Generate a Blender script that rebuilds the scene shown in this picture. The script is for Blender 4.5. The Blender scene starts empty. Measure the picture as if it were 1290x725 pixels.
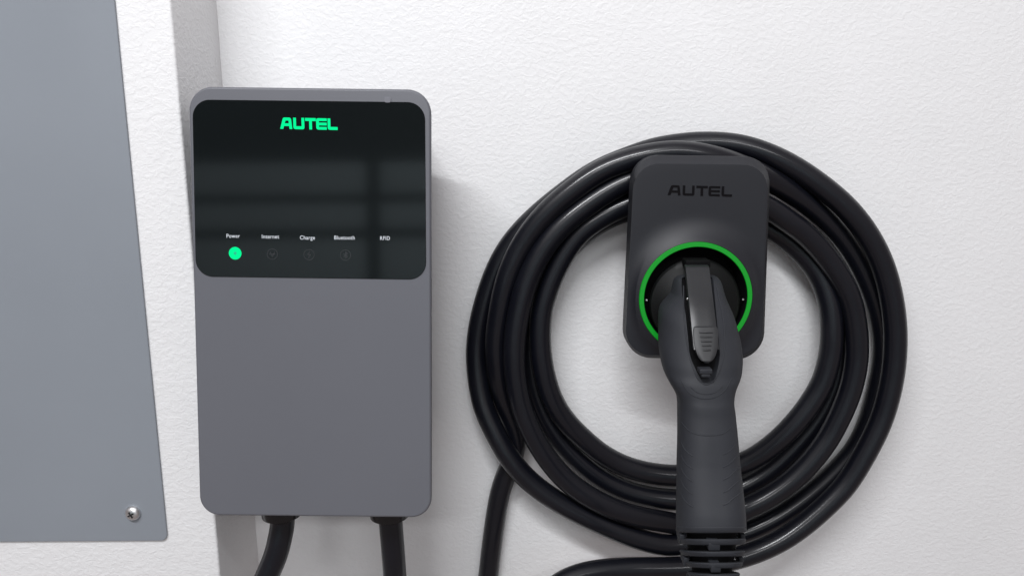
import bpy, bmesh, math, random
from mathutils import Vector, Matrix, Euler
from mathutils.bvhtree import BVHTree
random.seed(4)
sc = bpy.context.scene
col = sc.collection

# ------------------------------------------------------------------ camera
CAM = Vector((0.0, -0.70, 1.45))
FPX = 930.0                     # focal length in photograph pixels (photo is 1290 wide)
TILT, ROLL = math.radians(10.4), math.radians(-0.4)
cam_d = bpy.data.cameras.new('camera'); cam = bpy.data.objects.new('camera', cam_d); col.objects.link(cam)
R = Matrix.Rotation(math.pi/2 - TILT, 3, 'X') @ Matrix.Rotation(ROLL, 3, 'Z')
cam.location = CAM; cam.rotation_euler = R.to_euler()
cam_d.sensor_width = 36; cam_d.lens = 36*FPX/1290; cam_d.clip_start = .01; cam_d.clip_end = 100
sc.camera = cam

# ------------------------------------------------------------------ world, lamps, exposure
w = bpy.data.worlds.new('World'); sc.world = w; w.use_nodes = True
bg = w.node_tree.nodes['Background']; bg.inputs[1].default_value = 1.0
_n = w.node_tree.nodes; _l = w.node_tree.links
_tc = _n.new('ShaderNodeTexCoord'); _sx = _n.new('ShaderNodeSeparateXYZ'); _cr = _n.new('ShaderNodeValToRGB'); _mr = _n.new('ShaderNodeMapRange')
_mr.inputs['From Min'].default_value = -1; _mr.inputs['From Max'].default_value = 1
_l.new(_tc.outputs['Generated'], _sx.inputs[0]); _l.new(_sx.outputs['Z'], _mr.inputs['Value']); _l.new(_mr.outputs[0], _cr.inputs[0]); _l.new(_cr.outputs[0], bg.inputs[0])
_e = _cr.color_ramp.elements; _e[0].position = 0; _e[0].color = (.24, .198, .192, 1); _e[1].position = 1; _e[1].color = (.37, .34, .35, 1)
_m = _e.new(.5); _m.color = (.225, .20, .20, 1)
def area(name, loc, target, sx, sy, power, colour=(1, 1, 1)):
    d = bpy.data.lights.new(name, 'AREA'); d.shape = 'RECTANGLE'; d.size = sx; d.size_y = sy; d.energy = power; d.color = colour
    o = bpy.data.objects.new(name, d); col.objects.link(o); o.location = loc
    o.rotation_euler = (Vector(target)-Vector(loc)).to_track_quat('-Z', 'Y').to_euler()
    return o
area('fill_lamp', (-.42, -1.38, 2.74), (0, 0, 1.3), 1.2, .10, 31, (.965, .975, 1))
area('fill_lamp', (.2, -3.6, 3.1), (0, 0, 1.3), 2.4, .25, 30, (.97, .98, 1))
area('fill_lamp', (.3, -2.3, 3.1), (-.6, -4.2, 1.0), 2.4, .25, 42, (.98, .98, 1))  # added fill, no known fixture: brightens the door for soft frontal light
sc.view_settings.view_transform = 'Standard'; sc.view_settings.look = 'None'
sc.view_settings.exposure = .13; sc.view_settings.gamma = 1
sc.render.resolution_x = 1024; sc.render.resolution_y = 575

# ------------------------------------------------------------------ helpers
def ray(px, py):
    return R @ Vector(((px-645)/FPX, -(py-362.5)/FPX, -1))
def at(px, py, d):                              # point d millimetres in front of the wall
    r = ray(px, py); t = (-d/1000 - CAM.y)/r.y
    return CAM + r*t
def mmpx(d): return (0.7 - d/1000)/FPX          # metres per photo pixel at that distance
def tag(o, label=None, cat=None, kind=None, group=None):
    if label: o['label'] = label
    if cat: o['category'] = cat
    if kind: o['kind'] = kind
    if group: o['group'] = group
    return o
def thing(name, loc, label, cat, group=None):
    o = bpy.data.objects.new(name, None); col.objects.link(o); o.location = loc; o.empty_display_size = .02
    return tag(o, label, cat, None, group)
def origin(o):
    v = Vector((0, 0, 0))
    while o is not None: v += o.location; o = o.parent
    return v
def link(name, bm, mat, parent=None, angle=35, base=None):
    off = origin(parent) if parent else (Vector(base) if base is not None else Vector((0, 0, 0)))
    for v in bm.verts: v.co -= off
    bmesh.ops.recalc_face_normals(bm, faces=bm.faces[:])
    me = bpy.data.meshes.new(name); bm.to_mesh(me); bm.free()
    for p in me.polygons: p.use_smooth = True
    me.set_sharp_from_angle(angle=math.radians(angle))
    for p in me.polygons: p.use_smooth = len(p.vertices) < 20
    me.materials.append(mat)
    o = bpy.data.objects.new(name, me); col.objects.link(o)
    if parent: o.parent = parent
    elif base is not None: o.location = off
    return o
def loft(bm, rings, cap0=True, cap1=True, closed=True):
    vs = [[bm.verts.new(p) for p in r] for r in rings]
    n = len(rings[0])
    for a, b in zip(vs[:-1], vs[1:]):
        for i in range(n if closed else n-1):
            j = (i+1) % n
            bm.faces.new((a[i], a[j], b[j], b[i]))
    if cap0: bm.faces.new(vs[0])
    if cap1: bm.faces.new(vs[-1])
    return vs
def box(bm, x0, x1, y0, y1, z0, z1, bevel=0):
    r = bmesh.ops.create_cube(bm, size=1)
    for v in r['verts']:
        v.co = Vector(((x0+x1)/2+v.co.x*(x1-x0), (y0+y1)/2+v.co.y*(y1-y0), (z0+z1)/2+v.co.z*(z1-z0)))
    if bevel:
        es = list({e for v in r['verts'] for e in v.link_edges})
        bmesh.ops.bevel(bm, geom=es, offset=bevel, segments=3, affect='EDGES', profile=.5)
def catmull(P, step=6):
    out = []
    P = [2*P[0]-P[1]] + P + [2*P[-1]-P[-2]]
    for i in range(1, len(P)-2):
        p0, p1, p2, p3 = P[i-1], P[i], P[i+1], P[i+2]
        # centripetal parameterisation
        t0 = 0; t1 = t0+max((p1-p0).length, 1e-6)**.5; t2 = t1+max((p2-p1).length, 1e-6)**.5; t3 = t2+max((p3-p2).length, 1e-6)**.5
        for k in range(step):
            t = t1+(t2-t1)*k/step
            A1 = p0*((t1-t)/(t1-t0))+p1*((t-t0)/(t1-t0)); A2 = p1*((t2-t)/(t2-t1))+p2*((t-t1)/(t2-t1)); A3 = p2*((t3-t)/(t3-t2))+p3*((t-t2)/(t3-t2))
            B1 = A1*((t2-t)/(t2-t0))+A2*((t-t0)/(t2-t0)); B2 = A2*((t3-t)/(t3-t1))+A3*((t-t1)/(t3-t1))
            out.append(B1*((t2-t)/(t2-t1))+B2*((t-t1)/(t2-t1)))
    out.append(P[-2])
    return out
def smooth_path(pts, it):
    for _ in range(it):
        pts = [pts[0]] + [(a+2*b+c)/4 for a, b, c in zip(pts[:-2], pts[1:-1], pts[2:])] + [pts[-1]]
    return pts
def tube(bm, pts, r, seg=20, cap=True, rf=None):
    rings = []; up = Vector((0, -1, 0))
    for i, p in enumerate(pts):
        t = (pts[min(i+1, len(pts)-1)]-pts[max(i-1, 0)]).normalized()
        up = (up - t*up.dot(t)).normalized(); s = t.cross(up)
        rr = rf(i/(len(pts)-1)) if rf else r
        rings.append([p + (up*math.cos(a)+s*math.sin(a))*rr for a in [2*math.pi*k/seg for k in range(seg)]])
    loft(bm, rings, cap, cap)
def lathe(bm, c, axis, prof, seg=32):
    axis = Vector(axis).normalized(); a = axis.orthogonal().normalized(); b = axis.cross(a)
    rings = [[c+axis*h+(a*math.cos(t)+b*math.sin(t))*r for t in [2*math.pi*k/seg for k in range(seg)]] for r, h in prof]
    loft(bm, rings)
def rpoly(corners, rad, seg=8):                 # rounded polygon in 2D (list of (u,v)), counter-clockwise or not
    out = []; n = len(corners)
    rads = rad if isinstance(rad, (list, tuple)) else [rad]*n
    for i in range(n):
        p = Vector(corners[i]); a = (Vector(corners[i-1])-p).normalized(); b = (Vector(corners[(i+1) % n])-p).normalized()
        th = a.angle(b); d = rads[i]/math.tan(th/2); cc = p+(a+b).normalized()*(rads[i]/math.sin(th/2))
        s = p+a*d-cc; e = p+b*d-cc
        ang = s.angle_signed(e)
        for k in range(seg+1):
            t = -ang*k/seg
            out.append(cc+Vector((s.x*math.cos(t)-s.y*math.sin(t), s.x*math.sin(t)+s.y*math.cos(t))))
    return out

# ------------------------------------------------------------------ materials
def mat(name, colour, rough=.5, metal=0, spec=.5, bump=None, var=None, emit=None, coat=0, coat_rough=.1):
    m = bpy.data.materials.new(name); m.use_nodes = True; nt = m.node_tree; N = nt.nodes; L = nt.links
    b = N['Principled BSDF']
    b.inputs['Base Color'].default_value = (*colour, 1); b.inputs['Roughness'].default_value = rough
    b.inputs['Metallic'].default_value = metal; b.inputs['Specular IOR Level'].default_value = spec
    b.inputs['Coat Weight'].default_value = coat; b.inputs['Coat Roughness'].default_value = coat_rough
    if emit: b.inputs['Emission Color'].default_value = (*emit[0], 1); b.inputs['Emission Strength'].default_value = emit[1]
    tc = N.new('ShaderNodeTexCoord')
    if bump:                                    # (scale, strength, distance, stretch)
        mp = N.new('ShaderNodeMapping'); mp.inputs['Scale'].default_value = bump[3]; L.new(tc.outputs['Object'], mp.inputs[0])
        n = N.new('ShaderNodeTexNoise'); n.inputs['Scale'].default_value = bump[0]; n.inputs['Detail'].default_value = 4
        L.new(mp.outputs[0], n.inputs['Vector'])
        bp = N.new('ShaderNodeBump'); bp.inputs['Strength'].default_value = bump[1]; bp.inputs['Distance'].default_value = bump[2]
        L.new(n.outputs['Fac'], bp.inputs['Height']); L.new(bp.outputs[0], b.inputs['Normal'])
    if var:                                     # (scale, amount)
        n2 = N.new('ShaderNodeTexNoise'); n2.inputs['Scale'].default_value = var[0]; n2.inputs['Detail'].default_value = 5
        L.new(tc.outputs['Object'], n2.inputs['Vector'])
        r = N.new('ShaderNodeMapRange'); r.inputs['From Min'].default_value = .3; r.inputs['From Max'].default_value = .7
        r.inputs['To Min'].default_value = max(rough-var[1], .02); r.inputs['To Max'].default_value = rough+var[1]
        L.new(n2.outputs['Fac'], r.inputs['Value']); L.new(r.outputs[0], b.inputs['Roughness'])
        mx = N.new('ShaderNodeMix'); mx.data_type = 'RGBA'
        mx.inputs['A'].default_value = (*[c*(1-var[1]) for c in colour], 1); mx.inputs['B'].default_value = (*[c*(1+var[1]) for c in colour], 1)
        L.new(n2.outputs['Fac'], mx.inputs['Factor']); L.new(mx.outputs['Result'], b.inputs['Base Color'])
    return m
def wall_material():
    m = bpy.data.materials.new('white_plaster'); m.use_nodes = True; nt = m.node_tree; N = nt.nodes; L = nt.links
    b = N['Principled BSDF']; b.inputs['Roughness'].default_value = .55; b.inputs['Specular IOR Level'].default_value = .35
    tc = N.new('ShaderNodeTexCoord')
    def noise(scale, detail, stretch, rough=.5):
        mp = N.new('ShaderNodeMapping'); mp.inputs['Scale'].default_value = stretch; L.new(tc.outputs['Object'], mp.inputs[0])
        n = N.new('ShaderNodeTexNoise'); n.inputs['Scale'].default_value = scale; n.inputs['Detail'].default_value = detail
        n.inputs['Roughness'].default_value = rough; n.inputs['Distortion'].default_value = .6
        L.new(mp.outputs[0], n.inputs['Vector']); return n
    a = noise(185, 3, (1, 1, 1.35), .55); c = noise(420, 2, (1, 1, 1.2)); d = noise(14, 2, (1, 1, 1))
    ra = N.new('ShaderNodeMapRange'); ra.interpolation_type = 'SMOOTHSTEP'
    ra.inputs['From Min'].default_value = .36; ra.inputs['From Max'].default_value = .70; L.new(a.outputs['Fac'], ra.inputs['Value'])
    m1 = N.new('ShaderNodeMath'); m1.operation = 'MULTIPLY_ADD'; m1.inputs[1].default_value = .25
    L.new(c.outputs['Fac'], m1.inputs[0]); L.new(ra.outputs[0], m1.inputs[2])
    m2 = N.new('ShaderNodeMath'); m2.operation = 'MULTIPLY_ADD'; m2.inputs[1].default_value = .9
    L.new(d.outputs['Fac'], m2.inputs[0]); L.new(m1.outputs[0], m2.inputs[2])
    bp = N.new('ShaderNodeBump'); bp.inputs['Strength'].default_value = .30; bp.inputs['Distance'].default_value = .0007
    L.new(m2.outputs[0], bp.inputs['Height']); L.new(bp.outputs[0], b.inputs['Normal'])
    mx = N.new('ShaderNodeMix'); mx.data_type = 'RGBA'
    mx.inputs['A'].default_value = (.79, .79, .79, 1); mx.inputs['B'].default_value = (.84, .84, .842, 1)
    L.new(d.outputs['Fac'], mx.inputs['Factor']); L.new(mx.outputs['Result'], b.inputs['Base Color'])
    return m
M_wall = wall_material()
M_panel = mat('grey_painted_steel', (.247, .270, .300), .42, bump=(260, .12, .0004, (1, 1, 1)), var=(7, .05))
M_screw = mat('screw_steel', (.75, .75, .75), .36, 1, var=(300, .12))
M_dark = mat('slot_black', (.01, .01, .01), .6)
M_case = mat('grey_satin_plastic', (.124, .128, .145), .42, bump=(900, .10, .0002, (1, 1, 1)), var=(6, .04))
M_case2 = mat('grey_back_plastic', (.13, .13, .15), .5)
M_screen = mat('black_glass', (.0060, .0080, .0085), .07, spec=.5, coat=0)
M_led = mat('green_led', (.0, .08, .03), .8, spec=.05, emit=((.0, .84, .28), 1.0))
M_ledc = mat('green_led_centre', (.0, .2, .1), .5, emit=((.0, .33, .16), .9))
M_print = mat('white_print', (.62, .66, .70), .5)
M_icon = mat('unlit_icon', (.021, .024, .027), .45)
M_blk = mat('black_satin_plastic', (.0105, .0116, .0160), .54, bump=(700, .12, .0002, (1, 1, 1)), var=(9, .06))
M_rub = mat('plug_rubber', (.0215, .0235, .0290), .68, spec=.4, bump=(1300, .22, .0003, (1, 1, 1)), var=(22, .08))
M_btn = mat('button_plastic', (.022, .023, .025), .5)
M_lever = mat('lever_plastic', (.017, .018, .020), .42, var=(30, .06))
M_sock = mat('socket_plastic', (.0030, .0036, .0036), .5, spec=.22)
M_deep = mat('recess_and_shade', (.0025, .0025, .003), .7, spec=.12)  # recess black; on the latch channel and tip it stands in for shade
M_gloss = mat('gland_nylon', (.007, .007, .008), .2)
M_cable = mat('cable_jacket', (.0028, .0033, .0066), .46, spec=.26, bump=(420, .03, .0002, (1, 1, 1)), var=(25, .07), coat=.5, coat_rough=.17)
M_ring = mat('green_ring', (.0, .17, .012), .5, emit=((.0, .30, .010), .42))
M_mark = mat('engraved_mark', (.0015, .001, .002), .7, spec=.15)

# ------------------------------------------------------------------ wall, pier
PIER = 94.0
xe = at(246, 362, PIER).x
bm = bmesh.new(); box(bm, xe-.02, 2.5, 0, .12, -.2, 3.2)
tag(link('wall', bm, M_wall), 'white textured plaster wall behind the charger and the cable', kind='structure')
bm = bmesh.new()
zs = [(.2+.004*i) for i in range(0, 1)]
box(bm, -2.2, xe, -PIER/1000, .12, -.2, 3.2, bevel=.0022)
tag(link('wall_pier', bm, M_wall), 'white plastered pier standing proud of the wall at left', kind='structure')

# ------------------------------------------------------------------ door across the room (seen only as the reflection in the black glass)
M_door = mat('pale_door_paint', (.62, .76, .80), .6, var=(3, .05)); M_seam = mat('dark_frame', (.02, .022, .024), .6)
door = thing('roller_door', (0, -4.2, 0), 'pale panelled roller door with dark frame across the room', 'door')
for x0, x1 in ((-3.4, -.92), (-.83, 1.6)):
    for z0, z1 in ((.1, 1.22), (1.30, 1.64), (1.70, 1.86), (1.92, 2.12)):
        bm = bmesh.new(); box(bm, x0, x1, -4.24, -4.2, z0, z1, bevel=.006); link('door_panel', bm, M_door, door)
bm = bmesh.new(); box(bm, -3.5, 1.7, -4.30, -4.242, 0, 2.75); link('door_frame', bm, M_seam, door)

# ------------------------------------------------------------------ grey cover panel on the pier
pt = PIER+2.2
pr = at(206, 640, pt); pb = at(120, 681, pt)
root = thing('cover_panel', (-.62, -PIER/1000, pb.z), 'flat grey painted steel cover panel screwed onto the white pier at left', 'panel')
x1 = at(177.7, 345, pt).x
prof = rpoly([(-.95, pb.z), (x1, pb.z), (x1, 2.5), (-.95, 2.5)], .006, 6)
bm = bmesh.new()
def inset(P, c, s): return P
rings = []
def offset_poly(P, d):
    n = len(P); out = []
    A = sum(P[i].x*P[(i+1) % n].y-P[(i+1) % n].x*P[i].y for i in range(n))
    sg = 1 if A > 0 else -1
    for i in range(n):
        t = (P[(i+1) % n]-P[i-1]).normalized(); out.append(P[i]+Vector((-t.y, t.x))*d*sg)
    return out
for d, y in ((.0002, PIER-.5), (0, PIER+.3), (0, PIER+1.9), (.0002, PIER+2.1), (.0005, PIER+2.2)):
    rings.append([Vector((p.x, -y/1000, p.y)) for p in offset_poly(prof, d)])
loft(bm, rings); link('plate', bm, M_panel, root)
# pan-head screw
sc0 = at(168, 645, pt)
bm = bmesh.new(); lathe(bm, sc0, (0, -1, 0), [(.0066, 0), (.0068, .0010), (.0064, .0022), (.0052, .0036), (.0034, .0045), (.0015, .0048), (.0003, .0049)], 28)
s = link('screw', bm, M_screw, root)
bm = bmesh.new()
for a in (.5, .5+math.pi/2):
    dx, dz = math.cos(a)*.0030, math.sin(a)*.0030; nx, nz = -math.sin(a)*.0006, math.cos(a)*.0006
    ring = [(dx+nx, dz+nz), (-dx+nx, -dz+nz), (-dx-nx, -dz-nz), (dx-nx, dz-nz)]
    k = .00015 if a > 1 else 0
    loft(bm, [[sc0+Vector((u, -.0036, v)) for u, v in ring], [sc0+Vector((u, -.0051-k, v)) for u, v in ring]])
link('screw_recess', bm, M_dark, s)

# ------------------------------------------------------------------ lettering
LET = [[[(0, 0), (.30, .90), (.36, .97), (.45, 1), (1.02, 1), (1.13, .95), (1.17, .86), (1.27, 0), (1.03, 0), (.99, .27), (.37, .27), (.27, 0)],
        [(.44, .47), (.97, .47), (.94, .78), (.55, .78)]],
       [[(1.47, 1), (1.47, .15), (1.52, .04), (1.62, 0), (2.48, 0), (2.58, .04), (2.63, .15), (2.63, 1), (2.39, 1), (2.39, .22), (1.71, .22), (1.71, 1)]],
       [[(2.80, 1), (3.92, 1), (3.92, .78), (3.48, .78), (3.48, 0), (3.24, 0), (3.24, .78), (2.80, .78)]],
       [[(5.14, 1), (4.20, 1), (4.08, .96), (4.02, .85), (4.02, .15), (4.08, .04), (4.20, 0), (5.12, 0), (5.12, .20), (4.26, .20), (4.26, .40), (5.12, .40), (5.12, .60), (4.26, .60), (4.26, .80), (5.14, .80)]],
       [[(5.30, 1), (5.30, .15), (5.36, .04), (5.48, 0), (6.33, 0), (6.33, .22), (5.54, .22), (5.54, 1)]]]
def logo(name, P0, ux, uz, nrm, W, H, thick, m, parent, fat=0):
    cu = bpy.data.curves.new(name, 'CURVE'); cu.dimensions = '2D'; cu.fill_mode = 'BOTH'; cu.extrude = thick/2; cu.offset = fat
    for letter in LET:
        for loop in letter:
            sp = cu.splines.new('POLY'); sp.points.add(len(loop)-1); sp.use_cyclic_u = True
            for p, (x, y) in zip(sp.points, loop): p.co = (x/6.33*W, y*H, 0, 1)
    return curve_mesh(name, cu, P0, ux, uz, nrm, m, parent)
def curve_mesh(name, cu, P0, ux, uz, nrm, m, parent):
    tmp = bpy.data.objects.new(name, cu); col.objects.link(tmp)
    me = bpy.data.meshes.new_from_object(tmp.evaluated_get(bpy.context.evaluated_depsgraph_get()))
    bpy.data.objects.remove(tmp)
    off = origin(parent)
    for v in me.vertices:
        x, y, z = v.co; v.co = P0+ux*x+uz*y+nrm*z-off
    me.name = name; me.materials.clear(); me.materials.append(m)
    o = bpy.data.objects.new(name, me); col.objects.link(o); o.parent = parent
    return o
def words(name, txt, size, P0, ux, uz, nrm, m, parent, thick=.0002):
    cu = bpy.data.curves.new(name, 'FONT'); cu.body = txt; cu.size = size; cu.extrude = thick/2; cu.align_x = 'CENTER'; cu.offset = size*.010
    cu.space_character = 1.08
    return curve_mesh(name, cu, P0, ux, uz, nrm, m, parent)

# ------------------------------------------------------------------ wall charger (front face leans a little)
DT, DB = 112.0, 142.0           # distance of the front face from the wall at top and bottom, mm
# plane through the front face
pA = at(395, 110, DT); pB = at(400, 651, DB)
UZ = (pA-pB); UZ.x = 0; UZ.normalize(); UX = Vector((1, 0, 0)); NR = UX.cross(UZ).normalized()
if NR.y > 0: NR = -NR
def onface(px, py, lift=0.0):
    r = ray(px, py); t = (pA+NR*lift-CAM).dot(NR)/r.dot(NR)
    return CAM+r*t
def uv(px, py):
    p = onface(px, py)-pA; return (p.dot(UX), p.dot(UZ))
def xyz(u, v, n=0): return pA+UX*u+UZ*v+NR*n
base = at(395, 651, 0)
charger = thing('wall_charger', (pA.x, 0, pB.z), 'grey wall-mounted charger with black glass display and green lit logo', 'charger')
front = [uv(236.5, 108.5), uv(543, 112.5), uv(543.5, 652), uv(251.5, 649)]
FO = rpoly(front, [.0185, .0185, .0165, .0165], 10)
def ringface(P, n): return [xyz(p.x, p.y, n) for p in P]
bm = bmesh.new()
prof = [(.016, -.052), (.0065, -.050), (.0048, -.046), (.0005, -.008), (0, -.0022), (.0004, -.0009), (.0011, -.0002), (.0018, 0)]
loft(bm, [ringface(offset_poly(FO, d), n) for d, n in prof]); link('housing', bm, M_case, charger)
# narrower mounting box between the housing and the wall
bm = bmesh.new(); c0 = xyz(*uv(283, 150)); c1 = xyz(*uv(515, 625))
box(bm, c0.x, c1.x, -.075, -.0005, c1.z, c0.z, bevel=.006); link('mounting_box', bm, M_case2, charger)
# black display glass, set a hair proud in the face
scr = [uv(242.5, 125.5), uv(535.5, 129), uv(537, 352), uv(247, 348)]
SP = rpoly(scr, .0135, 10)
bm = bmesh.new()
loft(bm, [ringface(offset_poly(SP, d), n) for d, n in ((0, -.0015), (0, .0004), (.0003, .00055))])
glass = link('display_glass', bm, M_screen, charger)
G = .00065
def frame_at(px, py, lift):
    return onface(px, py, lift)
L0 = frame_at(353.5, 162, G); L1 = frame_at(425, 163.5, G); H0 = frame_at(353.5, 147.5, G)
ud = (L1-L0).normalized()
logo('logo', L0, ud, UZ, NR, (L1-L0).length, (H0-L0).length*.94, .0003, M_led, glass, fat=.00022)
for txt, px, py, wd in (('Power', 293.5, 299.2, 17), ('Internet', 340.5, 300, 22), ('Charge', 387.3, 300.8, 19), ('Bluetooth', 434, 301.3, 26), ('RFID', 485, 302, 12.5)):
    o = words('lettering', txt, .0059, frame_at(px, py, G), ud, UZ, NR, M_print, glass)
    xs = [v.co.dot(ud) for v in o.data.vertices]; want = wd*mmpx(125); k = want/(max(xs)-min(xs)); mid = (max(xs)+min(xs))/2
    zs_ = [v.co.dot(UZ) for v in o.data.vertices]; z0_ = min(zs_)
    for v in o.data.vertices: v.co += ud*((v.co.dot(ud)-mid)*(k-1))+UZ*((v.co.dot(UZ)-z0_)*(min(k*1.12, 1.15)-1))
def disc(name, px, py, rpx, m, lift=G, inner=0, par=None, h=.0002, seg=28):
    c = frame_at(px, py, lift); r = rpx*mmpx(125)
    bm = bmesh.new()
    P = [(r, 0), (r, h)]
    if inner:
        ri = inner*mmpx(125)
        rings = [[c+NR*hh+(UX*math.cos(t)+UZ*math.sin(t))*rr for t in [2*math.pi*k/seg for k in range(seg)]] for rr, hh in ((ri, 0), (r, 0), (r, h), (ri, h), (ri, 0))]
        loft(bm, rings, False, False)
    else: lathe(bm, c, NR, P, seg)
    return link(name, bm, m, par or glass)
p = disc('power_lamp', 296.3, 318.8, 8.0, M_led, inner=3.1)
disc('power_lamp_centre', 296.3, 318.8, 3.05, M_led, par=p, inner=1.95); disc('power_lamp_symbol', 296.3, 318.8, 1.9, M_ledc, par=p)
for px, py, k in ((343.3, 320, 0), (389.5, 320.6, 1), (435.3, 321.2, 2)):
    o = disc('indicator', px, py, 7.0, M_icon, inner=6.2)
    bm = bmesh.new(); c = frame_at(px, py, G); q = mmpx(125)
    segs = [[(-3, 3, 0, -3), (0, -3, 3, 3), (-4, 0, 4, 0)], [(1, 4, -2, 0), (-2, 0, 2, 0), (2, 0, -1, -4)], [(0, 4, 0, -4), (0, 4, 2.5, 2), (2.5, 2, -2.5, -2), (-2.5, 2, 2.5, -2), (2.5, -2, 0, -4)]][k]
    for n, (a, b, c2, d) in enumerate(segs):
        A = c+UX*a*q+UZ*b*q; B = c+UX*c2*q+UZ*d*q; t = (B-A).normalized(); s_ = t.cross(NR)*.0003
        h = .0001+.00003*n
        loft(bm, [[A-s_, A+s_, B+s_, B-s_], [A-s_+NR*h, A+s_+NR*h, B+s_+NR*h, B-s_+NR*h]])
    link('indicator_symbol', bm, M_icon, o)
# little light sensor at the top edge of the display
q = rpoly([uv(484.5, 122), uv(492.5, 122.2), uv(492.5, 129.5), uv(484.5, 129.3)], .0012, 4)
bm = bmesh.new(); loft(bm, [ringface(q, -.0005), ringface(q, .0009)]); link('light_sensor', bm, mat('sensor_window', (.15, .153, .175), .35), charger)
# cable glands under the housing
GD = 103.0
def gland(px, py):
    e = at(px, py, GD); top = pB.z+.020
    bm = bmesh.new(); h = top-e.z
    prof = [(.0150, 0), (.0150, h-.030), (.0172, h-.029), (.0176, h-.010), (.0168, h-.0035), (.0120, h-.0005), (.0106, h), (.0106, h+.0001)]
    lathe(bm, Vector((e.x, e.y, top)), (0, 0, -1), prof, 36)
    return link('cable_gland', bm, M_gloss, charger), e
g1, e1 = gland(355.5, 652)
g2, e2 = gland(491, 653)

# ------------------------------------------------------------------ supply cable (left gland, runs down past the frame)
CR = .0103
P = [e1+Vector((0, 0, .012)), e1+Vector((0, .0, -.004)), at(353, 676, GD+2), at(347.5, 698, GD+4), at(336.5, 725, GD+7), at(318, 765, GD+10), at(292, 820, GD+13), at(275, 880, GD+14), at(268, 950, GD+14)]
bm = bmesh.new(); tube(bm, smooth_path(catmull(P, 8), 3), .0104, 24)
tag(link('supply_cable', bm, M_cable, base=P[-1]), 'thick black supply cable leaving the left gland under the grey charger', 'cable')

# ------------------------------------------------------------------ charging cable: right gland, down, up into the coil, round the holder, down to the plug
K = [ # px, py, distance of the centre from the wall in mm
 (491.5, 640, GD), (492.5, 662, GD), (495, 690, GD-1), (497.5, 725, GD-4), (502, 775, 92), (520, 830, 70), (555, 858, 45), (590, 835, 25), (607, 785, 14),
 (614, 735, 11.5), (619, 690, 11.5), (626, 640, 11.5), (633, 608, 11.5), (646, 578, 11.5), (650, 550, 12), (641, 520, 16), (631, 490, 23), (627, 463, 29), (624, 432, 32), (628, 400, 35), (638, 350, 38), (658, 307, 40), (680, 277, 42), (700, 257, 43), (725, 237, 44), (758, 214, 45), (803, 198, 46), (850, 191, 47), (895, 197, 48),
 (935, 210, 43), (962, 222, 36), (985, 235, 29), (1015, 254, 22), (1048, 283, 16), (1075, 317, 12), (1096, 358, 12), (1109, 397, 12), (1114, 435, 12), (1112, 462, 12), (1106, 493, 12), (1095, 533, 12), (1075, 571, 12), (1042, 605, 13), (1009, 632, 14), (975, 654, 15), (937, 671, 17),
 (915, 675, 14), (893, 672, 14), (870, 664, 18), (848, 658, 26), (800, 650, 37), (760, 635, 42), (720, 611, 43), (693, 582, 44), (672, 549, 45), (656, 510, 45), (649, 470, 45), (648, 435, 45), (652, 400, 45), (664, 352, 44), (690, 303, 43), (724, 270, 42), (765, 241, 41), (800, 224, 40),
 (840, 216, 36), (885, 222, 30), (930, 240, 20), (970, 265, 12), (1010, 300, 12), (1038, 340, 12), (1055, 390, 12), (1060, 440, 12), (1056, 475, 12), (1040, 515, 12), (1010, 553, 12), (985, 578, 12), (960, 599, 12), (934, 613, 12),
 (893, 626, 13), (850, 629, 13), (800, 622, 13), (757, 603, 13), (722, 573, 12), (695, 540, 12), (678, 505, 12), (670, 470, 12), (667, 435, 12), (672, 395, 12), (688, 350, 12), (715, 312, 12), (750, 283, 12), (785, 266, 12),
 (830, 259, 12), (880, 262, 12), (930, 270, 15), (975, 290, 17), (1010, 318, 20), (1032, 346, 23), (1045, 380, 28), (1048, 412, 31), (1047, 440, 31), (1041, 467, 31), (1033, 488, 31), (1012, 520, 31), (988, 547, 30), (960, 570, 26), (934, 584, 22),
 (893, 595, 19), (850, 599, 18), (797, 591, 18), (760, 573, 20), (738, 555, 24), (716, 534, 28), (698, 508, 31), (686, 473, 33), (680.5, 437, 33), (681, 400, 33), (686, 376, 33), (698, 343, 33), (714, 314, 33), (730, 293, 33), (756, 274, 33), (790, 257, 32),
 (840, 243, 33), (890, 239, 36), (935, 247, 39), (972, 264, 38), (996, 281, 37), (1009, 290, 36), (1031, 311, 35), (1055, 343, 35), (1069, 370, 35), (1077, 402, 35), (1080, 440, 35), (1077, 468, 35), (1068, 502, 35), (1050, 540, 35), (1036, 563, 36), (1005, 599, 37), (968, 626, 38), (937, 641, 38),
 (915, 655, 35), (893, 669, 31), (870, 681, 30), (848, 687, 32), (813, 681, 34), (780, 669, 35), (746, 654, 35), (718, 640, 35), (688, 622, 35), (660, 599, 35), (640, 574, 34), (626, 549, 31), (612, 520, 26), (605, 495, 21), (601, 465, 17), (600, 437, 15), (605, 402, 15), (615, 366, 15), (626, 337, 15), (643, 307, 15), (672, 275, 16), (710, 244, 17), (748, 217, 17), (785, 201, 17), (822, 188, 17), (850, 183, 17), (880, 180, 18), (915, 181, 21),
 (947, 187, 26), (993, 206, 30), (1040, 238, 33), (1073, 268, 34), (1101, 308, 34), (1118, 351, 34), (1127, 400, 34), (1128, 440, 34), (1124, 478, 34), (1113, 522, 34), (1098, 556, 35), (1074, 598, 36), (1059, 618, 37), (1028, 648, 39), (992, 676, 41), (955, 694, 43), (926, 703, 45),
 (890, 711, 46), (850, 715, 47), (800, 715, 49), (761, 717, 52), (722, 725, 58), (690, 745, 68), (672, 780, 84), (680, 830, 105), (730, 868, 130), (795, 860, 155), (850, 830, 190), (882, 795, 208), (896, 768, 214), (897, 740, 208)]
pts = [at(*k) for k in K]
path = smooth_path(catmull(pts, 6), 10)
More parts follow.
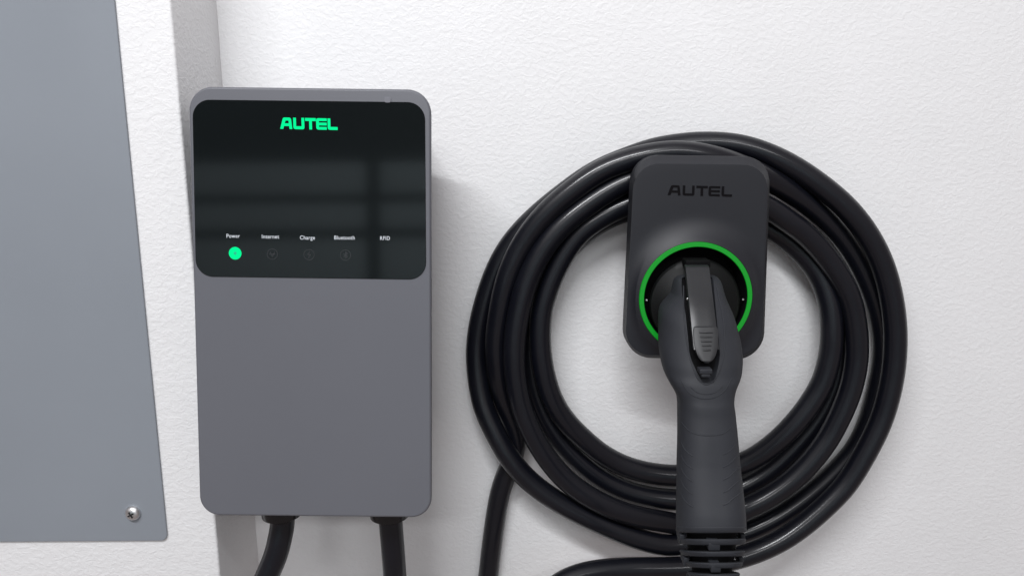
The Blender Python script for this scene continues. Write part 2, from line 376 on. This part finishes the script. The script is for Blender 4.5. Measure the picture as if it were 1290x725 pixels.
bm = bmesh.new(); tube(bm, path, CR, 22)
cable = link('charging_cable', bm, M_cable, base=at(870, 440, 12))
tag(cable, 'long black charging cable coiled round the holder on the white wall', 'cable')

# ------------------------------------------------------------------ connector holder
RC = (874.0, 373.5)             # centre of the ring in the photograph
HD = 84.0
hroot = thing('connector_holder', at(878, 452, 0), 'black wall holder with a bright green ring around its socket', 'holder')
N = 144
rc = at(*RC, HD)
def poly_from(pxs, rad, D):
    P = [Vector((at(x, y, D).x, at(x, y, D).z)) for x, y in pxs]
    q = rpoly(P, rad, 10)
    # resample by angle about the ring centre so that it can be joined to circles
    out = []; n = len(q); c = Vector((rc.x, rc.z))
    for k in range(N):
        a = 2*math.pi*k/N; d = Vector((math.cos(a), math.sin(a))); best = None
        for i in range(n):
            A = q[i]-c; B = q[(i+1) % n]-c; e = B-A
            den = d.x*e.y-d.y*e.x
            if abs(den) < 1e-12: continue
            t = (A.x*e.y-A.y*e.x)/den; s_ = (A.x*d.y-A.y*d.x)/den
            if t > 0 and -1e-6 <= s_ <= 1+1e-6: best = t if best is None else max(best, t)
        out.append(c+d*best)
    return out
m_ = mmpx(HD)
outer = poly_from([(797.5, 194.5), (970, 197.5), (961, 452.5), (785.5, 449.5)], [34*m_, 34*m_, 36*m_, 36*m_], HD-10)
inner = poly_from([(799, 205.5), (968.5, 208), (959, 449.5), (787, 446.5)], [32*m_, 32*m_, 34*m_, 34*m_], HD)
def hp(P, D): return [Vector((p.x, -D/1000, p.y)) for p in P]
def mixp(A, B, t): return [a.lerp(b, t) for a, b in zip(A, B)]
def circ(rpx, D, c=RC, dr=HD, n=N):
    cc = at(*c, D) if c != RC else Vector((rc.x, 0, rc.z)); r = rpx*mmpx(dr)
    return [Vector((cc.x+r*math.cos(2*math.pi*k/n), -D/1000, cc.z+r*math.sin(2*math.pi*k/n))) for k in range(n)]
bm = bmesh.new()
rings = [hp(offset_poly(outer, .005), 58), hp(offset_poly(outer, .0012), 59), hp(outer, 61), hp(outer, 75.2), hp(mixp(outer, inner, .04), 76.0), hp(mixp(outer, inner, .93), HD-.7), hp(mixp(outer, inner, 1.0), HD-.1)]
RR = 73.5*m_
c2 = Vector((rc.x, rc.z))
for t in [i/22 for i in range(1, 23)]:
    ring = []
    for a in inner:
        d = (a-c2); L = d.length; r_ = L+(RR-L)*t
        dist = (r_-RR)/m_                      # photo pixels outside the ring
        h = 6.5*max(0, 1-dist/32)**2.0*min(1, (t/.75))**1.2
        p = c2+d/L*r_; ring.append(Vector((p.x, -(HD+h)/1000, p.y)))
    rings.append(ring)
HR = HD+6.5
rings.append(circ(72.3, HR+.3)); rings.append(circ(71.8, HR-1.2))
loft(bm, rings, True, False); link('holder_shell', bm, M_blk, hroot, angle=18)
# neck that stands the shell off the wall; the coil hangs on it
neck = poly_from([(812, 285), (945, 285), (940, 425), (812, 425)], [20*m_]*4, 30)
bm = bmesh.new(); loft(bm, [hp(neck, .3), hp(neck, 58.5)]); link('wall_bracket', bm, M_blk, hroot)
# bright ring
bm = bmesh.new(); loft(bm, [circ(71.7, HR-1.5), circ(71.7, HR+.3), circ(71.2, HR+.7), circ(66.2, HR+.7), circ(65.7, HR+.3), circ(65.7, HR-1.5)], False, False)
link('light_ring', bm, M_ring, hroot)
# socket recess
bm = bmesh.new(); loft(bm, [circ(65.6, HR+.2), circ(64.0, HR-2), circ(62.5, HR-22), circ(20, HR-22.2)], False, True)
link('socket', bm, M_deep, hroot)
for sx in (-1, 1):
    bm = bmesh.new(); c = Vector((rc.x+sx*62.5*m_, -(HR-3)/1000, rc.z-.002)); lathe(bm, c, (-sx, 0, 0), [(.0009, 0), (.0009, .0012), (.0004, .0015)], 10); link('socket_pin', bm, M_screw, hroot)
p0 = at(841, 245.6, HD+.2); p1 = at(922, 247.6, HD+.2); ph = at(841, 233.0, HD+.2)
ud2 = (p1-p0).normalized()
logo('logo', p0, ud2, Vector((0, 0, 1)), Vector((0, -1, 0)), (p1-p0).length, (ph-p0).length, .0006, M_mark, hroot)

# ------------------------------------------------------------------ charging plug
proot = thing('charging_plug', at(876, 400, HR), 'dark grey charging plug with ribbed thumb latch hanging in the holder socket', 'plug')
rows = [ # py, xl, xr, front mm, back mm
 (346.5, 861, 896, 108, 96), (347.5, 856, 901, 112, 92), (349.5, 852, 904, 116, 86), (353, 849.5, 906, 121, 80), (360, 848, 908, 127, 78), (368, 846.8, 909.8, 132, 78), (375, 842.5, 912.2, 136, 78), (383, 836, 915.8, 140, 79), (390, 832.5, 919, 143, 80), (398, 831.3, 922, 146, 82), (415, 831, 926.5, 151, 87), (430, 831, 930, 156, 92), (450, 833, 932, 162, 101),
 (464, 836, 931.3, 165, 108), (474, 840, 929, 168, 115), (484, 845.3, 925, 170, 120), (494, 851, 922.6, 172, 124), (502, 854, 922, 174, 128), (515, 854.8, 923.6, 176, 131), (545, 854.8, 926.8, 183, 138), (590, 853.8, 931, 193, 149), (630, 853.4, 935, 202, 159), (655, 853.2, 937, 208, 165), (667.5, 853.8, 937.4, 211, 168)]
rows3 = [Vector((a, b, c)) for a, b, c, d, e in rows]; rows4 = [Vector((a, d, e)) for a, b, c, d, e in rows]
import bisect
YS = [r[0] for r in rows]
def cub(ys, vs, y):
    i = min(max(bisect.bisect_right(ys, y)-1, 0), len(ys)-2)
    def sl(k):
        if k <= 0: return (vs[1]-vs[0])/(ys[1]-ys[0])
        if k >= len(ys)-1: return (vs[-1]-vs[-2])/(ys[-1]-ys[-2])
        a = (vs[k]-vs[k-1])/(ys[k]-ys[k-1]); b = (vs[k+1]-vs[k])/(ys[k+1]-ys[k])
        return 0 if a*b < 0 else 2*a*b/(a+b) if (a+b) else 0
    h = ys[i+1]-ys[i]; t = (y-ys[i])/h; m0, m1 = sl(i)*h, sl(i+1)*h
    return (2*t**3-3*t**2+1)*vs[i]+(t**3-2*t**2+t)*m0+(-2*t**3+3*t**2)*vs[i+1]+(t**3-t**2)*m1
def row(y): return [cub(YS, [r[k] for r in rows], y) for k in range(1, 5)]
def chan(y): return 880.3+(y-350)*(890-878.5)/110      # axis of the latch channel
def section(xl, xr, df, db, py, n=128, e=2.5, chn=None):
    mid = (df+db)/2; A = at(xl, py, mid); B = at(xr, py, mid); cx = (A.x+B.x)/2; hw = (B.x-A.x)/2; hd = (df-db)/2000; z = (A.z+B.z)/2
    tl = math.tan(math.radians(27))*min(1, max(0, (py-575)/75))
    def pt(a):
        c, s_ = math.cos(a), math.sin(a)
        o_ = hd*math.copysign(abs(s_)**(2/e), s_)
        return Vector((cx+hw*math.copysign(abs(c)**(2/e), c), -mid/1000-o_, z+o_*tl))
    if chn is None: return [pt(2*math.pi*k/n) for k in range(n)]
    ccx, hwid, dep = chn
    def fa(x):                                  # angle on the front half whose point has this x
        u = max(-1, min(1, (x-cx)/hw)); c = math.copysign(abs(u)**(e/2), u); return math.acos(c)
    out = []; d = .0009
    for a0, a1, m in ((0, fa(ccx+hwid), 26),):
        out += [pt(a0+(a1-a0)*k/m) for k in range(m+1)]
    for u in (1, .97, .6, .2, -.2, -.6, -.97, -1):
        p = pt(fa(ccx+(hwid-d*min(1, dep/.004))*u)); p.y += dep*(.85 if abs(u) == 1 else 1.0); out.append(p)
    a0, a1 = fa(ccx-hwid), math.pi
    out += [pt(a0+(a1-a0)*k/26) for k in range(27)]
    out += [pt(math.pi+math.pi*k/50) for k in range(1, 50)]
    return out
ys = []
y = YS[0]
while y < YS[-1]:
    ys.append(y); y += 1.0 if y < 356 else (2.2 if y < 500 else 4)
ys.append(YS[-1])
bm = bmesh.new(); rings = []
for y in ys:
    xl, xr, df, db = row(y)
    dep = .0095*min(1, max(0, (y-343)/4))*min(1, max(0, (467-y)/6)); ch = None
    if True:
        wch = 19.5 if y < 430 else max(7, 19.5-12*((y-430)/37)**1.5)
        wch = min(wch, (xr-xl)*.40)
        cc = at(chan(y), y, df).x; ch = (cc, wch*mmpx(df), dep)
    rings.append(section(xl, xr, df, db, y, chn=ch))
loft(bm, rings)
bmesh.ops.recalc_face_normals(bm, faces=bm.faces[:]); bmesh.ops.triangulate(bm, faces=[f for f in bm.faces if len(f.verts) > 4])
# plain surface (without the channel) to lay details on
bmp = bmesh.new(); loft(bmp, [section(*row(y), y) for y in ys]); bmesh.ops.triangulate(bmp, faces=bmp.faces[:]); bvh = BVHTree.FromBMesh(bmp); bmp.free()
def surf(px, py, lift=0):
    r = ray(px, py).normalized(); h = bvh.ray_cast(CAM, r)
    if h[0] is None: return at(px, py, row(py)[2]+lift)
    n = h[1]; n = n if n.dot(r) < 0 else -n
    return h[0]+n*lift/1000
body = link('plug_body', bm, M_rub, proot, angle=50)
# round nose that sits in the socket
def circ2(cx, cy, rpx, D, n=72):
    cc = at(cx, cy, D); r = rpx*mmpx(D)
    return [Vector((cc.x+r*math.cos(2*math.pi*k/n), -D/1000, cc.z+r*math.sin(2*math.pi*k/n))) for k in range(n)]
bm = bmesh.new()
loft(bm, [circ2(875, 381, 58, 72), circ2(875, 381.5, 58.5, 88), circ2(875, 382, 58, 91), circ2(875, 383, 56, 93), circ2(875, 384, 52, 94), circ2(875, 387, 44, 97), circ2(875, 390, 38, 99), circ2(875, 391, 34, 104)])
link('plug_nose', bm, M_sock, proot)
# latch lever
def strip(name, spec, m, parent, th=4.0, edge=.9, depthf=None, n=14):
    # spec rows: (py, xl, xr, lift mm)
    bm = bmesh.new(); rings = []
    for (y, xl, xr, lf) in spec:
        c = depthf(y)+lf
        A = at(xl, y, c); B = at(xr, y, c); cx = (A.x+B.x)/2; hw = (B.x-A.x)/2
        ring = []
        for k in range(n+1):
            u = -1+2*k/n; crown = (1-abs(u)**4)*.0010
            ring.append(Vector((cx+hw*u, A.y-crown, A.z)))
        ring += [Vector((B.x, B.y+th/1000, B.z)), Vector((A.x, A.y+th/1000, A.z))]
        rings.append(ring)
    loft(bm, rings)
    return link(name, bm, m, parent, angle=40)
def lev(y):       # crest line of the latch: distance from the wall
    return cub([326, 335, 345, 356, 380, 412, 455, 470], [107, 112, 118.5, 126, 140, 152, 165, 168], y)
sp = [(y, 864+(y-338)*.100, 893.5+(y-338)*.125, 0) for y in (334, 336, 340, 346, 352, 360, 368, 378, 388, 398, 408, 416, 424, 432, 440)]
sp[0] = (334, 864.5, 892, -2)
lever = strip('latch_lever', sp, M_lever, proot, th=5, depthf=lev)
b = []
for y, hw in ((410.5, 12.5), (412, 14.2), (415, 15), (422, 15.3), (430, 15), (438, 14), (445, 12.2), (450, 10), (454, 7), (456.5, 3.2)):
    cx = 889+(y-412)*.035; b.append((y, cx-hw, cx+hw, 2.0 if 411 < y < 455 else .8))
btn = strip('release_button', b, M_btn, lever, th=6, depthf=lev)
bm = bmesh.new()
for i, y in enumerate((418.5, 424, 429.5, 435, 440.5)):
    hw = 8.5-i*.9; cx = 889.3+(y-412)*.035
    P = [at(cx+hw*u, y, lev(y)+3.2-.35*abs(u)) for u in (-1, -.5, 0, .5, 1)]
    tube(bm, P, .00075, 8)
link('thumb_ridge', bm, M_btn, btn)
bm = bmesh.new(); A = at(863.5, 327.5, 104); B = at(894.5, 337, 104); box(bm, A.x, B.x, -.1055, -.090, B.z, A.z, bevel=.001)
link('shaded_latch_tip', bm, M_deep, lever)  # latch tip in shadow: the shade is put into its black colour
rings = []; bm = bmesh.new()
for y in [348, 352, 358, 366, 376, 388, 400, 412, 424, 434, 442, 450, 456, 461, 464]:
    xl, xr, df, db = row(y); wch = 19.5 if y < 430 else max(7, 19.5-12*((y-430)/37)**1.5)
    wch = min(wch, (xr-xl)*.40)-.6; mid = (df+db)/2; cc = Vector((at(chan(y), y, df).x, 0, at(chan(y), y, mid).z)); hw = wch*mmpx(df); f = -(df-7.6)/1000
    rings.append([Vector((cc.x-hw, f, cc.z)), Vector((cc.x+hw, f, cc.z)), Vector((cc.x+hw, f+.0045, cc.z)), Vector((cc.x-hw, f+.0045, cc.z))])
loft(bm, rings); link('latch_slot_shade', bm, M_deep, proot)  # black insert over the channel floor, painting in the shade beside the lever
# lug and step at the foot of the channel
bm = bmesh.new()
P = [at(881, 467.5, 171), at(897, 467.5, 171)]
box(bm, P[0].x, P[1].x, -.1725, -.164, P[0].z-.0018, P[0].z+.0018, bevel=.0006)
box(bm, P[0].x+.0015, P[1].x-.0015, -.1722, -.164, P[0].z-.0042, P[0].z-.0019, bevel=.0004)
link('latch_stop', bm, M_rub, proot)
bm = bmesh.new(); A = surf(868, 372, -2); lathe(bm, at(866.2, 376, 133), (0, -1, 0), [(.0010, 0), (.0010, .0012), (.0003, .0016)], 10); link('hinge_pin', bm, M_screw, proot)
# moulded lines on the grip
def line(bm, pl, r=.00045, lift=0.0, step=10):
    q = []
    P2 = catmull([Vector((x, y, 0)) for x, y in pl], step)
    for p in P2: q.append(surf(p.x, p.y, lift))
    tube(bm, q, r, 8)
bm = bmesh.new()
line(bm, [(870, 487), (879, 494), (890, 496), (901, 493.5), (910, 486)])
line(bm, [(858, 478), (866, 492), (878, 500), (890, 502), (903, 499), (914, 490), (922, 475)])
line(bm, [(858, 531), (868, 542), (880, 547), (895, 548), (910, 546), (921, 538)])
line(bm, [(861, 360), (862, 400), (866, 435), (873, 462), (881, 479), (890, 484), (899, 479), (908, 462), (913, 435), (911, 400), (903, 362)], .0006)
link('moulded_line', bm, M_rub, proot)
for sx in (-1, 1):
    for i in range(5):
        y0 = 556+i*16
        bm = bmesh.new()
        if sx < 0: pl = [(857.5, y0), (862, y0+9), (868, y0+15), (873, y0+18)]
        else: pl = [(928.5+i*1.2, y0), (923, y0+8), (917, y0+13), (911, y0+16)]
        line(bm, pl, .0007, -.38, 8); link('grip_ridge', bm, M_rub, proot)
# end collar, then the slotted strain relief
def band(bm, y0, y1, x0, x1, df, db, x2=None, x3=None, r=.0006, n=64):
    x2 = x0 if x2 is None else x2; x3 = x1 if x3 is None else x3
    def S(y, xa, xb, g): 
        return section(xa+g, xb-g, df-g*.5, db+g*.5, y, n=n, e=2.3)
    loft(bm, [S(y0, x0, x1, 1.2), S(y0+.7, x0, x1, .3), S(y0+1.2, x0, x1, 0), S(y1-1.2, x2, x3, 0), S(y1-.7, x2, x3, .3), S(y1, x2, x3, 1.2)])
bm = bmesh.new(); band(bm, 662, 669.5, 853, 937.5, 212, 167); link('end_collar', bm, M_rub, proot)
bm = bmesh.new(); loft(bm, [section(864, 928, 204, 174, 660, 64, 2.1), section(867, 926, 207, 179, 690, 64, 2.1), section(872, 922, 212, 186, 715, 64, 2), section(876, 918, 219, 195, 745, 64, 2), section(877, 917, 224, 202, 768, 64, 2)])
relief = link('strain_relief', bm, M_deep, proot)
bands = [(677, 684.2, 854.5, 937.3, 213, 170), (692, 698.3, 857.5, 935.8, 216, 174), (706, 712.3, 862.5, 933, 219, 178), (719.8, 727, 867.5, 929.5, 222, 183), (734, 741, 871, 926, 225, 188), (748, 756, 874, 923, 228, 193)]
for i, (y0, y1, xa, xb, df, db) in enumerate(bands):
    bm = bmesh.new(); band(bm, y0, y1, xa, xb, df, db, xa+1.5, xb-1); link('relief_ring', bm, M_rub, relief)
# bridges joining the rings, front middle for one pair and the sides for the next
bm = bmesh.new()
for (y0, y1, xs_, D) in ((683.5, 693, (893, 907), 212.5), (711.5, 720.5, (896, 908), 218.5), (740, 749, (893, 907), 224.5)):
    A = at(xs_[0], y0, D); B = at(xs_[1], y1, D); box(bm, A.x, B.x, -D/1000-.0002, -D/1000+.012, B.z, A.z, bevel=.0006)
for (y0, y1, D, xa, xb) in ((668, 678, 190, 853.5, 937), (697, 707, 194, 858.5, 935), (726, 735, 200, 866, 929)):
    for x in (xa, xb):
        s_ = 1 if x < 880 else -1; A = at(x+s_*1, y0, D); B = at(x+s_*7, y1, D)
        box(bm, min(A.x, B.x), max(A.x, B.x), -D/1000-.006, -D/1000+.006, B.z, A.z, bevel=.0006)
link('relief_bridge', bm, M_rub, relief)
